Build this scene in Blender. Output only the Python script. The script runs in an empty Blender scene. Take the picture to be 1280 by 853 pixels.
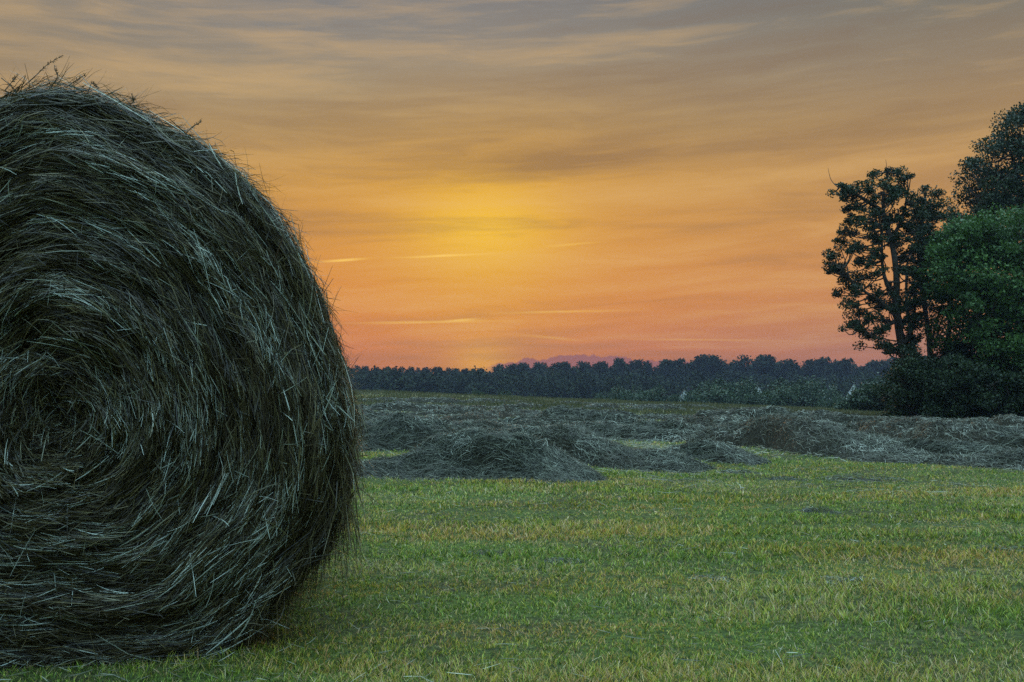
import bpy, math, random
import numpy as np
from mathutils import Vector

rng = np.random.default_rng(7)
random.seed(7)
S = bpy.context.scene
COL = S.collection
F = 1244.0                      # focal length in pixels of a 1280 px wide frame
CAMZ = 0.85
PITCH = math.radians(2.46)

# ------------------------------------------------------------------ helpers
def P(px, py, Y):
    """world point at distance Y on the line of sight through a photo pixel"""
    a = np.asarray(px, float); b = np.asarray(py, float)
    cx = (a - 640) / F; cz = -(b - 426.5) / F
    dy = math.cos(PITCH) - cz * math.sin(PITCH)
    dz = math.sin(PITCH) + cz * math.cos(PITCH)
    k = Y / dy
    return np.stack([cx * k, np.zeros_like(cx) + Y, CAMZ + dz * k], -1)

def sstep(a, b, x):
    t = np.clip((x - a) / (b - a), 0, 1)
    return t * t * (3 - 2 * t)

def _hash(ix, iy, seed):
    h = (ix.astype(np.int64) * 374761393 + iy.astype(np.int64) * 668265263 + seed * 1442695041) & 0xFFFFFFFF
    h = ((h ^ (h >> 13)) * 1274126177) & 0xFFFFFFFF
    h = h ^ (h >> 16)
    return (h & 0xFFFFFF) / float(0xFFFFFF)

def vnoise(x, y, seed=0):
    x = np.asarray(x, float); y = np.asarray(y, float)
    ix = np.floor(x); iy = np.floor(y)
    fx = x - ix; fy = y - iy
    fx = fx * fx * (3 - 2 * fx); fy = fy * fy * (3 - 2 * fy)
    a = _hash(ix, iy, seed); b = _hash(ix + 1, iy, seed)
    c = _hash(ix, iy + 1, seed); d = _hash(ix + 1, iy + 1, seed)
    return (a * (1 - fx) + b * fx) * (1 - fy) + (c * (1 - fx) + d * fx) * fy

def fbm(x, y, seed=0, octv=4):
    s = 0; amp = .5; tot = 0
    x = np.asarray(x, float); y = np.asarray(y, float)
    for o in range(octv):
        s = s + amp * vnoise(x * 2 ** o, y * 2 ** o, seed + o * 17); tot += amp; amp *= .5
    return s / tot

def H(X, Y):
    """height of the ground"""
    X = np.asarray(X, float); Y = np.asarray(Y, float)
    Yp = np.maximum(Y - 12, 0)
    w = 1 - np.exp(-Yp / 16)
    z = -(0.21 + 0.04 * 60 * np.tanh(X / 60)) * w
    z = z - 5.0 * sstep(78, 165, Y) * (1 - 0.0 * X)
    z = z + 9.0 * sstep(260, 520, Y) * (0.75 + 0.5 * vnoise(X / 90 + 3, Y / 300, 5))
    z = z + 0.05 * (fbm(X * .5, Y * .5, 3, 3) - .5) * sstep(2, 8, Y + np.abs(X) * 0)
    z = z + 0.25 * (fbm(X * .07, Y * .07, 9, 2) - .5) * sstep(40, 90, Y)
    return z

def ghit(px, py):
    """where the line of sight through a pixel meets the ground"""
    prev = 2.0
    for Y in np.geomspace(2.2, 90, 900):
        p = P(px, py, Y)
        if p[2] <= H(p[0], p[1]):
            return float(p[0]), float(Y)
    p = P(px, py, 75.0)
    return float(p[0]), 75.0

def mesh_obj(name, V, Fq, mat, parent=None, tint=None, smooth=False, normals=None):
    """V (n,3), Fq (m,3|4) index array -> one mesh object"""
    V = np.asarray(V, np.float32); Fq = np.asarray(Fq, np.int32)
    me = bpy.data.meshes.new(name)
    me.vertices.add(len(V)); me.vertices.foreach_set('co', V.ravel())
    k = Fq.shape[1]
    me.loops.add(Fq.size); me.loops.foreach_set('vertex_index', Fq.ravel())
    me.polygons.add(len(Fq))
    me.polygons.foreach_set('loop_start', np.arange(0, Fq.size, k, dtype=np.int32))
    me.polygons.foreach_set('loop_total', np.full(len(Fq), k, np.int32))
    me.polygons.foreach_set('use_smooth', np.full(len(Fq), smooth, bool))
    if tint is not None:
        at = me.attributes.new('tint', 'FLOAT', 'POINT')
        at.data.foreach_set('value', np.asarray(tint, np.float32).ravel())
    me.update(calc_edges=True)
    me.materials.append(mat)
    o = bpy.data.objects.new(name, me); COL.objects.link(o)
    if parent is not None: o.parent = parent
    return o

def tag(o, label=None, cat=None, group=None, kind=None):
    if label: o['label'] = label
    if cat: o['category'] = cat
    if group: o['group'] = group
    if kind: o['kind'] = kind
    return o

def empty(name, loc=(0, 0, 0)):
    o = bpy.data.objects.new(name, None); COL.objects.link(o); o.location = loc
    o.empty_display_size = .2
    return o

def unit(v):
    return v / np.maximum(np.linalg.norm(v, axis=-1, keepdims=True), 1e-9)

class Geo:
    """collects quads with a tint per vertex"""
    def __init__(s): s.V = []; s.Q = []; s.T = []; s.n = 0
    def add(s, V, Q, T):
        V = np.asarray(V, float).reshape(-1, 3); Q = np.asarray(Q, int)
        T = np.broadcast_to(np.asarray(T, float), (len(V),)) if np.ndim(T) == 0 else np.asarray(T, float)
        s.V.append(V); s.Q.append(Q + s.n); s.T.append(T); s.n += len(V)
    def build(s, name, mat, parent=None, smooth=False):
        V = np.concatenate(s.V); 
        if parent is not None: V = V - np.array(parent.location[:])
        return mesh_obj(name, V, np.concatenate(s.Q), mat, parent, np.concatenate(s.T), smooth)

def ribbons(g, C, W, tint):
    """C (N,K,3) centre lines, W (N,K,3) half width vectors"""
    N, K, _ = C.shape
    V = np.stack([C - W, C + W], 2).reshape(-1, 3)
    i = np.arange(N)[:, None] * (2 * K) + np.arange(K - 1)[None] * 2
    Q = np.stack([i, i + 1, i + 3, i + 2], -1).reshape(-1, 4)
    g.add(V, Q, np.repeat(tint, 2 * K))

def strands(g, p, T, N_, L, wid, tint, kappa=0.0, B=None, bow=0.0, K=4, taper=0.45, twist=None, droop=0.0):
    n = len(p)
    L = np.broadcast_to(L, (n,)); wid = np.broadcast_to(wid, (n,))
    s = np.linspace(-.5, .5, K)[None, :] * L[:, None]
    C = p[:, None] + T[:, None] * s[..., None]
    if B is not None:
        C = C + B[:, None] * (np.broadcast_to(kappa, (n,))[:, None] * s ** 2 / 2)[..., None]
    C = C + N_[:, None] * (np.broadcast_to(bow, (n,))[:, None] * (s ** 2 - (L[:, None] / 2) ** 2 * .4))[..., None]
    if np.any(droop):
        C[..., 2] -= np.broadcast_to(droop, (n,))[:, None] * (s + L[:, None] * .5) ** 2
    side = unit(np.cross(T, N_))
    if twist is None: twist = rng.normal(0, .7, n)
    side = side * np.cos(twist)[:, None] + N_ * np.sin(twist)[:, None]
    prof = np.clip(1 - (np.abs(np.linspace(-1, 1, K)) ** 2) * (1 - taper), .1, 1)
    W = side[:, None] * (wid[:, None] * .5 * prof[None])[..., None]
    ribbons(g, C, W, tint)

def tube(g, pts, rad, tint=.5, seg=8):
    pts = np.asarray(pts, float); rad = np.broadcast_to(rad, (len(pts),)).astype(float)
    T = unit(np.gradient(pts, axis=0))
    ref = np.array([0.31, .95, .1]); A = unit(np.cross(T, ref)); B = unit(np.cross(T, A))
    th = np.linspace(0, 2 * np.pi, seg, endpoint=False)
    V = pts[:, None] + rad[:, None, None] * (np.cos(th)[None, :, None] * A[:, None] + np.sin(th)[None, :, None] * B[:, None])
    K = len(pts)
    i = np.arange(K - 1)[:, None] * seg + np.arange(seg)[None]
    j = np.arange(K - 1)[:, None] * seg + (np.arange(seg)[None] + 1) % seg
    g.add(V.reshape(-1, 3), np.stack([i, j, j + seg, i + seg], -1).reshape(-1, 4), tint)

# ------------------------------------------------------------------ node helpers
class E:
    """a little arithmetic on shader sockets"""
    nt = None
    def __init__(s, sock): s.s = sock
    @staticmethod
    def op(o, *a, clamp=False):
        n = E.nt.nodes.new('ShaderNodeMath'); n.operation = o; n.use_clamp = clamp
        for i, x in enumerate(a):
            if isinstance(x, E): E.nt.links.new(x.s, n.inputs[i])
            else: n.inputs[i].default_value = x
        return E(n.outputs[0])
    def __add__(s, o): return E.op('ADD', s, o)
    __radd__ = __add__
    def __sub__(s, o): return E.op('SUBTRACT', s, o)
    def __rsub__(s, o): return E.op('SUBTRACT', o, s)
    def __mul__(s, o): return E.op('MULTIPLY', s, o)
    __rmul__ = __mul__
    def __truediv__(s, o): return E.op('DIVIDE', s, o)

def mrange(x, a, b, c=0.0, d=1.0, smooth=True):
    n = E.nt.nodes.new('ShaderNodeMapRange'); n.interpolation_type = 'SMOOTHSTEP' if smooth else 'LINEAR'
    E.nt.links.new(x.s, n.inputs[0])
    for i, v in enumerate((a, b, c, d)): n.inputs[i + 1].default_value = v
    return E(n.outputs[0])

def gauss(*terms):
    """exp(-sum((x/w)^2))"""
    t = None
    for x, w in terms:
        q = (x * (1.0 / w)); q = q * q
        t = q if t is None else t + q
    return E.op('EXPONENT', t * -1.0)

def comb(x, y, z):
    n = E.nt.nodes.new('ShaderNodeCombineXYZ')
    for i, v in enumerate((x, y, z)):
        if isinstance(v, E): E.nt.links.new(v.s, n.inputs[i])
        else: n.inputs[i].default_value = v
    return n.outputs[0]

def noise(vec, scale, detail=4, rough=.55, dist=0.0, out='Fac'):
    n = E.nt.nodes.new('ShaderNodeTexNoise')
    if vec is not None: E.nt.links.new(vec, n.inputs['Vector'])
    n.inputs['Scale'].default_value = scale; n.inputs['Detail'].default_value = detail
    n.inputs['Roughness'].default_value = rough; n.inputs['Distortion'].default_value = dist
    return E(n.outputs[out]) if out == 'Fac' else n.outputs[out]

def lin(c):
    return tuple(((x / 255 + .055) / 1.055) ** 2.4 if x > 10 else x / 255 / 12.92 for x in c) + (1,)

def ramp(fac, stops, raw=False):
    n = E.nt.nodes.new('ShaderNodeValToRGB')
    E.nt.links.new(fac.s, n.inputs[0])
    cr = n.color_ramp
    while len(cr.elements) < len(stops): cr.elements.new(.5)
    for e, (p, c) in zip(cr.elements, stops):
        e.position = p; e.color = (tuple(c) + (1,))[:4] if raw else lin(c)
    return n.outputs[0]

def mixc(fac, a, b, mode='MIX'):
    n = E.nt.nodes.new('ShaderNodeMix'); n.data_type = 'RGBA'; n.blend_type = mode
    for sock, v in ((n.inputs[0], fac), (n.inputs[6], a), (n.inputs[7], b)):
        if isinstance(v, E): E.nt.links.new(v.s, sock)
        elif isinstance(v, bpy.types.NodeSocket): E.nt.links.new(v, sock)
        else: sock.default_value = v
    return n.outputs[2]

# ------------------------------------------------------------------ world
EXPO = 1.5
SUN_AZ = math.radians(-1.8); SUN_EL = math.radians(4.5)
def make_world():
    w = bpy.data.worlds.new('World'); S.world = w; w.use_nodes = True
    nt = w.node_tree; nt.nodes.clear(); E.nt = nt
    out = nt.nodes.new('ShaderNodeOutputWorld')
    tc = nt.nodes.new('ShaderNodeTexCoord')
    sx = nt.nodes.new('ShaderNodeSeparateXYZ'); nt.links.new(tc.outputs['Generated'], sx.inputs[0])
    X, Y, Z = (E(sx.outputs[i]) for i in range(3))
    az = E.op('ARCTAN2', X, Y)                      # azimuth from the view direction, to the right
    el = E.op('ARCSINE', Z)
    def A(px): return math.atan((px - 640) / F)
    def EL(py): return math.atan((480 - py) / F)
    # cloud deck, drawn out along the horizon and fanning a little
    wv = noise(comb(az * 2.2, el * 5.0, 4.0), 1.0, 3, .5)
    el2 = el + (wv - .5) * .035 + (az * az) * .05
    t = el2 * (1 / .62)
    base = ramp(t, [(0.00, (204, 112, 60)), (0.05, (216, 124, 56)), (0.12, (222, 138, 58)), (0.22, (220, 150, 66)), (0.33, (206, 154, 78)),
                    (0.41, (184, 151, 100)), (0.48, (164, 145, 116)), (0.56, (140, 134, 126)), (0.66, (120, 122, 127)), (1.0, (96, 102, 118))])
    side = ramp(t, [(0.00, (156, 100, 88)), (0.05, (176, 116, 88)), (0.14, (200, 136, 82)), (0.27, (196, 144, 84)), (0.40, (174, 140, 94)), (0.50, (148, 130, 106)),
                    (0.58, (126, 121, 110)), (0.7, (108, 110, 114)), (1.0, (82, 90, 116))])
    d = az - A(610)
    sf = mrange(d, -.06, .50) + mrange(d * -1.0, .12, .70)
    c = mixc(sf, base, side)
    # glow of the sun behind the cloud, and its column down to the horizon
    g1 = gauss((az - A(604), .075), (el - EL(283), .048))
    g2 = gauss((az - A(606), .17), (el - EL(270), .11))
    g3 = gauss((az - A(602), .085), (el - EL(390), .115))
    g4 = gauss((az - A(602), .028), (el - EL(452), .022))
    c = mixc(g2 * .26, c, lin((232, 168, 58)))
    c = mixc(g3 * .40, c, lin((232, 166, 52)))
    c = mixc(g1 * .9, c, lin((248, 194, 58)))
    c = mixc(g4 * .85, c, lin((244, 170, 40)))
    # dark and light bands
    tilt = el - az * .035
    n1 = noise(comb(az * 2.4, tilt * 24.0, 1.7), 1.0, 5, .55, .4)
    wz = noise(comb(az * 5.0, el * 9.0, 14.0), 1.0, 2, .5)
    n2 = noise(comb(az * 7.0 + 3.0 + wz * 1.5, (tilt + (wz - .5) * .03) * 80.0, 7.7), 1.0, 6, .62, .5)
    n4 = noise(comb(az * 20.0 + wz * 3.0, (tilt + (wz - .5) * .02) * 150.0, 17.7), 1.0, 5, .6, .5)
    n3 = noise(comb(az * 1.3 + 8.0, tilt * 11.0, 2.2), 1.0, 3, .5, .5)
    bands = mrange(n1, .38, .62, -1.0, 1.0) * .55 + mrange(n3, .38, .62, -1.0, 1.0) * .5 + mrange(n2, .34, .66, -1.0, 1.0) * .38 + mrange(n4, .32, .68, -1.0, 1.0) * .16
    # the two grey bars above the glow
    b1 = gauss((az - A(690), .16), (tilt - (EL(205) - A(690) * .035), .016)) + gauss((az - A(520), .13), (tilt - (EL(95) - A(520) * .035), .020)) * .6
    bands = bands * .5 - b1 * .9
    c = mixc(mrange(bands * -1.0, 0, 1.2, 0, .58, False), c, lin((126, 98, 76)))
    c = mixc(mrange(bands, 0, .8, 0, .34, False), c, lin((240, 192, 118)))
    # thin lit streaks
    for (x0, y0, x1, y1, th, st) in ((392, 330, 464, 324, 2.4, .9), (485, 323, 620, 316, 2.0, .8), (536, 320, 575, 318, 2.2, .8), (430, 406, 640, 401, 2.4, .6), (548, 403, 604, 399, 2.4, .8),
                                     (600, 392, 800, 388, 2.2, .45), (640, 418, 730, 426, 2.6, .4), (670, 308, 760, 303, 2.4, .35), (760, 424, 980, 428, 2.0, .22)):
        a0, a1 = A(x0), A(x1); e0, e1 = EL(y0), EL(y1)
        sl = (e1 - e0) / (a1 - a0)
        dd = E.op('ABSOLUTE', el - (az - a0) * sl - e0 + (n2 - .5) * .004)
        m = mrange(dd, th / F, .3 / F) * gauss((az - (a0 + a1) / 2, (a1 - a0) * .34)) * mrange(n1, .30, .55)
        c = mixc(m * st, c, lin((255, 204, 96)))
    # low mauve cumulus on the horizon
    na = noise(comb(az * 60.0, el * 30.0, 3.0), 1.0, 4, .65)
    nb = noise(comb(az * 13.0, 0.0, 5.0), 1.0, 2, .5)
    top = (na - .5) * .018 + (gauss((az - A(735), .050)) * .013 + gauss((az - A(655), .035)) * .006 + gauss((az - A(860), .06)) * .006) + EL(461)
    m = mrange(el - top, .0009, -.0009) * mrange(az, A(600), A(630)) * mrange(az, A(960), A(850))
    c = mixc(m * .85, c, lin((150, 94, 92)))
    # physically based dusk sky everywhere else
    sky = nt.nodes.new('ShaderNodeTexSky'); sky.sky_type = 'NISHITA'; sky.sun_disc = False
    sky.sun_elevation = SUN_EL; sky.sun_rotation = SUN_AZ; sky.air_density = 1.2; sky.dust_density = 1.5; sky.ozone_density = 2.5
    tint = nt.nodes.new('ShaderNodeMix'); tint.data_type = 'RGBA'; tint.blend_type = 'MULTIPLY'; tint.inputs[0].default_value = 1
    nt.links.new(sky.outputs[0], tint.inputs[6]); nt.links.new(mixc(mrange(el, .3, 1.1), SKY_TINT, (1.28, 1.05, .72, 1)), tint.inputs[7])
    # added brightness boost overhead to light the ground, low sky turned down
    tint2 = nt.nodes.new('ShaderNodeVectorMath'); tint2.operation = 'SCALE'
    nt.links.new(tint.outputs[2], tint2.inputs[0]); nt.links.new(mrange(el, .40, 1.40, .7, ZEN).s, tint2.inputs['Scale'])
    bg1 = nt.nodes.new('ShaderNodeBackground'); nt.links.new(tint2.outputs[0], bg1.inputs[0]); bg1.inputs[1].default_value = SKY_STRENGTH
    bg2 = nt.nodes.new('ShaderNodeBackground'); nt.links.new(c, bg2.inputs[0]); bg2.inputs[1].default_value = 2 ** -EXPO
    # sunset side: in front (cos azimuth) and below 30 degrees
    ca = E.op('COSINE', az)
    f = mrange(ca, -.1, .75) * mrange(el, .85, .40)
    mx = nt.nodes.new('ShaderNodeMixShader'); nt.links.new(f.s, mx.inputs[0])
    nt.links.new(bg1.outputs[0], mx.inputs[1]); nt.links.new(bg2.outputs[0], mx.inputs[2])
    nt.links.new(mx.outputs[0], out.inputs[0])
SKY_STRENGTH = 0.15
SKY_TINT = (.94, 1.03, 1.04, 1)
ZEN = 19.5
make_world()

sun = bpy.data.lights.new('sun', 'SUN'); sun.energy = 0.2; sun.angle = math.radians(14); sun.color = (1, .58, .28)
so = bpy.data.objects.new('sun', sun); COL.objects.link(so)
dv = Vector((-math.sin(SUN_AZ) * math.cos(SUN_EL), -math.cos(SUN_AZ) * math.cos(SUN_EL), -math.sin(SUN_EL)))
so.rotation_euler = dv.to_track_quat('-Z', 'Y').to_euler()

# ------------------------------------------------------------------ materials
def new_mat(name):
    m = bpy.data.materials.new(name); m.use_nodes = True
    nt = m.node_tree; nt.nodes.clear(); E.nt = nt
    out = nt.nodes.new('ShaderNodeOutputMaterial')
    return m, nt, out

def principled(nt, col, rough=.7, spec=.3):
    b = nt.nodes.new('ShaderNodeBsdfPrincipled')
    if isinstance(col, bpy.types.NodeSocket): nt.links.new(col, b.inputs['Base Color'])
    else: b.inputs['Base Color'].default_value = col
    b.inputs['Roughness'].default_value = rough; b.inputs['Specular IOR Level'].default_value = spec
    return b

def blade_mat(name, stops, rough=.55, spec=.35, trans=.3, patch=None, patch_scale=.8):
    m, nt, out = new_mat(name)
    at = nt.nodes.new('ShaderNodeAttribute'); at.attribute_name = 'tint'
    f = E(at.outputs['Fac'])
    c = ramp(f, stops, raw=True)
    if patch:
        geo = nt.nodes.new('ShaderNodeNewGeometry')
        mp = nt.nodes.new('ShaderNodeMapping'); nt.links.new(geo.outputs['Position'], mp.inputs[0]); mp.inputs['Scale'].default_value = (.55, 1.6, 1)
        n = noise(mp.outputs[0], patch_scale, 4, .6)
        c = mixc(mrange(n, .42, .62) * .75, c, mixc(1.0, c, patch, 'MULTIPLY'))
    b = principled(nt, c, rough, spec)
    t = nt.nodes.new('ShaderNodeBsdfTranslucent'); nt.links.new(c, t.inputs[0])
    mx = nt.nodes.new('ShaderNodeMixShader'); mx.inputs[0].default_value = trans
    nt.links.new(b.outputs[0], mx.inputs[1]); nt.links.new(t.outputs[0], mx.inputs[2])
    nt.links.new(mx.outputs[0], out.inputs[0])
    return m

HAY = [(0, (.020, .013, .006)), (.25, (.065, .042, .016)), (.5, (.12, .10, .038)), (.68, (.20, .145, .060)), (.82, (.21, .21, .13)), (1, (.50, .53, .44))]
M_hay = blade_mat('dry_hay', HAY, .42, .5, .15)
HAYG = [(0, (.016, .016, .008)), (.35, (.062, .064, .034)), (.7, (.175, .178, .125)), (1, (.46, .47, .38))]
M_hayg = blade_mat('cut_hay', HAYG, .5, .4, .2)
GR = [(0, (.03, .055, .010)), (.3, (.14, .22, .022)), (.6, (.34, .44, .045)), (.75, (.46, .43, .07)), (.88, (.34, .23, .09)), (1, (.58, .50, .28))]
LIT = [(0, (.05, .048, .03)), (.35, (.14, .135, .09)), (.7, (.28, .275, .19)), (1, (.50, .49, .38))]
M_litter = blade_mat('scattered_hay_blades', LIT, .5, .4, .2)
M_grass = blade_mat('grass_blades', GR, .5, .3, .35, patch=(1.35, .92, .75, 1), patch_scale=.7)

M_verge = blade_mat('verge_blades', [(0, (.05, .06, .025)), (.5, (.10, .10, .045)), (1, (.19, .16, .09))], .7, .2, .3)

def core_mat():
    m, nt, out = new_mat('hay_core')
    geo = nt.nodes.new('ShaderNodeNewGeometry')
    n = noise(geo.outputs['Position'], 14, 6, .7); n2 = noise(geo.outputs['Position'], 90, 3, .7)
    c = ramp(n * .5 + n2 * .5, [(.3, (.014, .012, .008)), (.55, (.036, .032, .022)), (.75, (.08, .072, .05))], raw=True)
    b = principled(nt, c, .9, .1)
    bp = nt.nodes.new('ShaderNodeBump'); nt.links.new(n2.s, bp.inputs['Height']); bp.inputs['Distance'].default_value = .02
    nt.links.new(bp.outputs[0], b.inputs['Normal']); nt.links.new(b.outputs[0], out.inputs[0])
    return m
M_core = core_mat()

def ground_mat():
    m, nt, out = new_mat('field_ground')
    geo = nt.nodes.new('ShaderNodeNewGeometry'); pos = geo.outputs['Position']
    sx = nt.nodes.new('ShaderNodeSeparateXYZ'); nt.links.new(pos, sx.inputs[0])
    X, Y = E(sx.outputs[0]), E(sx.outputs[1])
    nf = noise(pos, 28, 5, .7); nm = noise(pos, 1.1, 4, .6); nl = noise(pos, .12, 3, .5)
    green = ramp(nf, [(.35, (.02, .03, .008)), (.55, (.07, .10, .02)), (.75, (.17, .20, .05))], raw=True)
    brown = ramp(nf, [(.35, (.020, .015, .008)), (.55, (.06, .048, .026)), (.75, (.17, .145, .09))], raw=True)
    hay = ramp(noise(comb(X * .6, Y * 1.4, 0.0), 6, 6, .75), [(.3, (.07, .07, .05)), (.5, (.15, .16, .12)), (.7, (.27, .28, .22))], raw=True)
    c = mixc(mrange(nm, .4, .65) * .7, green, brown)
    # hay lying between the rows, beyond ten metres or so
    c = mixc(mrange(Y + (nl - .5) * 6.0, 11, 16) * mrange(Y, 52, 34) * mrange(nm, .40, .58), c, hay)
    far = ramp(nl, [(.35, (.07, .075, .035)), (.65, (.13, .115, .06))], raw=True)
    c = mixc(mrange(Y + (nl - .5) * 12.0, 32, 55), c, far)
    b = principled(nt, c, .9, .15)
    bp = nt.nodes.new('ShaderNodeBump'); nt.links.new(nf.s, bp.inputs['Height']); bp.inputs['Distance'].default_value = .03
    nt.links.new(bp.outputs[0], b.inputs['Normal']); nt.links.new(b.outputs[0], out.inputs[0])
    return m
M_ground = ground_mat()

def leaf_mat(name, stops, trans=.3, rough=.5, spec=.3):
    return blade_mat(name, stops, rough, spec, trans)
M_leaf_dark = leaf_mat('leaves_dark', [(0, (.011, .019, .007)), (.5, (.020, .034, .011)), (1, (.040, .062, .018))], .25)
M_leaf_green = leaf_mat('leaves_green', [(0, (.024, .046, .012)), (.5, (.050, .100, .022)), (1, (.095, .175, .036))], .25)
M_leaf_hedge = leaf_mat('leaves_hedge', [(0, (.016, .030, .014)), (.5, (.03, .052, .024)), (1, (.055, .085, .035))], .2)
M_leaf_far = leaf_mat('leaves_far', [(0, (.012, .018, .010)), (.5, (.020, .028, .014)), (1, (.034, .044, .022))], .1, .8, .1)
def simple(name, col, rough=.85, spec=.2, nscale=None, amt=.4):
    m, nt, out = new_mat(name)
    if nscale:
        geo = nt.nodes.new('ShaderNodeNewGeometry')
        n = noise(geo.outputs['Position'], nscale, 5, .65)
        c = ramp(n, [(.3, tuple(x * (1 - amt) for x in col)), (.7, tuple(x * (1 + amt) for x in col))], raw=True)
    else: c = tuple(col) + (1,)
    b = principled(nt, c, rough, spec); nt.links.new(b.outputs[0], out.inputs[0])
    return m
M_bark = simple('bark', (.06, .048, .038), .95, .1, 9, .5)
M_wall = simple('white_painted_wall', (.6, .6, .6), .8, .2, 2, .06)
M_roof = simple('slate_roof', (.03, .03, .036), .7, .3, 4, .3)
M_glass = simple('window_glass', (.03, .035, .04), .08, .6)

# ------------------------------------------------------------------ ground sheet
ys = np.unique(np.concatenate([np.linspace(-55, 0, 10), np.linspace(0, 14, 113), np.linspace(14, 90, 150), np.linspace(90, 595, 80)]))
xs = np.sinh(np.linspace(-1, 1, 321) * 5.2); xs = xs / xs.max() * 690
XX, YY = np.meshgrid(xs, ys)
ZZ = H(XX, YY)
nx, ny = len(xs), len(ys)
ii = (np.arange(ny - 1)[:, None] * nx + np.arange(nx - 1)[None])
Q = np.stack([ii, ii + 1, ii + nx + 1, ii + nx], -1).reshape(-1, 4)
g = mesh_obj('ground', np.stack([XX, YY, ZZ], -1).reshape(-1, 3), Q, M_ground, smooth=True)
tag(g, 'mown hay meadow falling gently away to the right', 'ground', kind='structure')

# ------------------------------------------------------------------ round bale
BA = math.radians(12)
n_face = np.array([math.sin(BA), -math.cos(BA), 0]); u_ax = np.array([math.cos(BA), math.sin(BA), 0]); z_ax = np.array([0, 0, 1.])
C0 = P(80, 525, 3.10)
def to_plane(px, py):
    d = P(px, py, 1.0) - np.array([0, 0, CAMZ]); o = np.array([0, 0, CAMZ])
    k = np.dot(C0 - o, n_face) / (d @ n_face)
    q = o + d * k[..., None] - C0
    return q @ u_ax, q[..., 2]
ol = np.array([(80, 104), (130, 118), (165, 134), (205, 154), (250, 182), (300, 228), (345, 285), (385, 352), (415, 418), (434, 470), (444, 530), (445, 585),
               (436, 640), (412, 690), (378, 727), (345, 764), (312, 800), (285, 824), (240, 838), (160, 842), (80, 842), (0, 842), (-70, 838), (-120, 824),
               (-150, 795), (-190, 745), (-225, 690), (-250, 635), (-262, 570), (-262, 500), (-250, 430), (-225, 365), (-190, 300), (-145, 235), (-90, 180),
               (-40, 140), (5, 118), (45, 106)], float)
ou, ov = to_plane(ol[:, 0], ol[:, 1])
oth = np.arctan2(ov, ou); orr = np.hypot(ou, ov)
o_ = np.argsort(oth); oth = oth[o_]; orr = orr[o_]
def Rt(th):
    th = (th + np.pi) % (2 * np.pi) - np.pi
    return np.interp(th, oth, orr, period=2 * np.pi) * .982 * (1 + .026 * gaus((th - .85) / .40) - .016 * gaus((th + .1) / .4))
BLEN = 1.25
def bale_w(r):
    """distance behind the plane of the outline"""
    rr = np.clip(r, 0, 1)
    front = -.085 * np.sqrt(np.clip(1 - rr ** 8, 0, 1)) - .05 * np.cos(rr * np.pi / 2) + .075 * gaus(rr / .12)
    return np.where(r <= 1, front, (r - 1) * BLEN)
def gaus(x): return np.exp(-x * x)
def bale_pt(r, th, off=0.0):
    R = Rt(th); rr = np.minimum(r, 1)
    k = np.where(r > 1, 1 - .02 * np.sin((r - 1) * np.pi * 3) * 0 , 1.0)
    lump = (fbm(r * 15 + th * 2 / np.pi, th * 1.5, 21, 3) - .5) * .12 + (fbm(r * 34 + th * 4 / np.pi, th * 4, 33, 2) - .5) * .04
    lump = lump * (sstep(0, .2, rr) * .7 + .3)
    rad = rr * R * k
    outl = np.where(r >= .97, 1.0, 0.0)
    rad = rad + (lump * .25 + off) * sstep(.93, 1.02, r)
    w = bale_w(r) - (lump + off) * (1 - sstep(.93, 1.02, r))
    p = C0 + (rad * np.cos(th))[..., None] * u_ax + (rad * np.sin(th))[..., None] * z_ax - w[..., None] * n_face
    p[..., 2] = np.maximum(p[..., 2], H(p[..., 0], p[..., 1]) - .03)
    return p
def bale_frame(r, th):
    e = 2e-3
    p = bale_pt(r, th)
    T = unit(bale_pt(r, th + e) - bale_pt(r, th - e))
    rr = np.maximum(r, .01)
    Rr = unit(bale_pt(rr + .004, th) - bale_pt(rr - .004, th))
    N_ = unit(np.cross(T, Rr))
    s = np.sign(np.sum(N_ * n_face, -1) + 0.0)
    cen = C0 + BLEN * .5 * (-n_face)
    s = np.sign(np.sum(N_ * (p - cen), -1)); s[s == 0] = 1
    return p, T, Rr, N_ * s[:, None]

bale = empty('round_hay_bale', tuple(float(x) for x in (C0 * np.array([1, 1, 0]) - n_face * .6)))
tag(bale, 'large round bale of dark shaggy hay standing on its curved side in the mown grass', 'hay bale')
g = Geo()
rs = np.concatenate([np.linspace(0, .9, 46), np.linspace(.91, 1.0, 14), np.linspace(1.03, 2, 26)])
ths = np.linspace(-np.pi, np.pi, 260, endpoint=False)
RR, TT = np.meshgrid(rs, ths, indexing='ij')
V = bale_pt(RR.ravel(), TT.ravel(), -.02)
back = C0 - n_face * BLEN
V = np.concatenate([V, back[None]])
nr, ntt = RR.shape
i = np.arange(nr - 1)[:, None] * ntt + np.arange(ntt)[None]; j = np.arange(nr - 1)[:, None] * ntt + (np.arange(ntt)[None] + 1) % ntt
Q = np.stack([i, j, j + ntt, i + ntt], -1).reshape(-1, 4)
e = (nr - 1) * ntt; k = np.arange(ntt)
Q = np.concatenate([Q, np.stack([e + k, e + (k + 1) % ntt, np.full(ntt, nr * ntt), np.full(ntt, nr * ntt)], -1)[:0]])
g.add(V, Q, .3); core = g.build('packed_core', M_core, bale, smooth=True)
# back disc
g = Geo()
V = np.concatenate([bale_pt(np.full(ntt, 2.0), ths, -.02), back[None]])
tri = np.stack([k, (k + 1) % ntt, np.full(ntt, ntt)], -1)
mesh_obj('back_face', V - np.array(bale.location[:]), tri, M_core, bale, np.full(len(V), .3))

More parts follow.
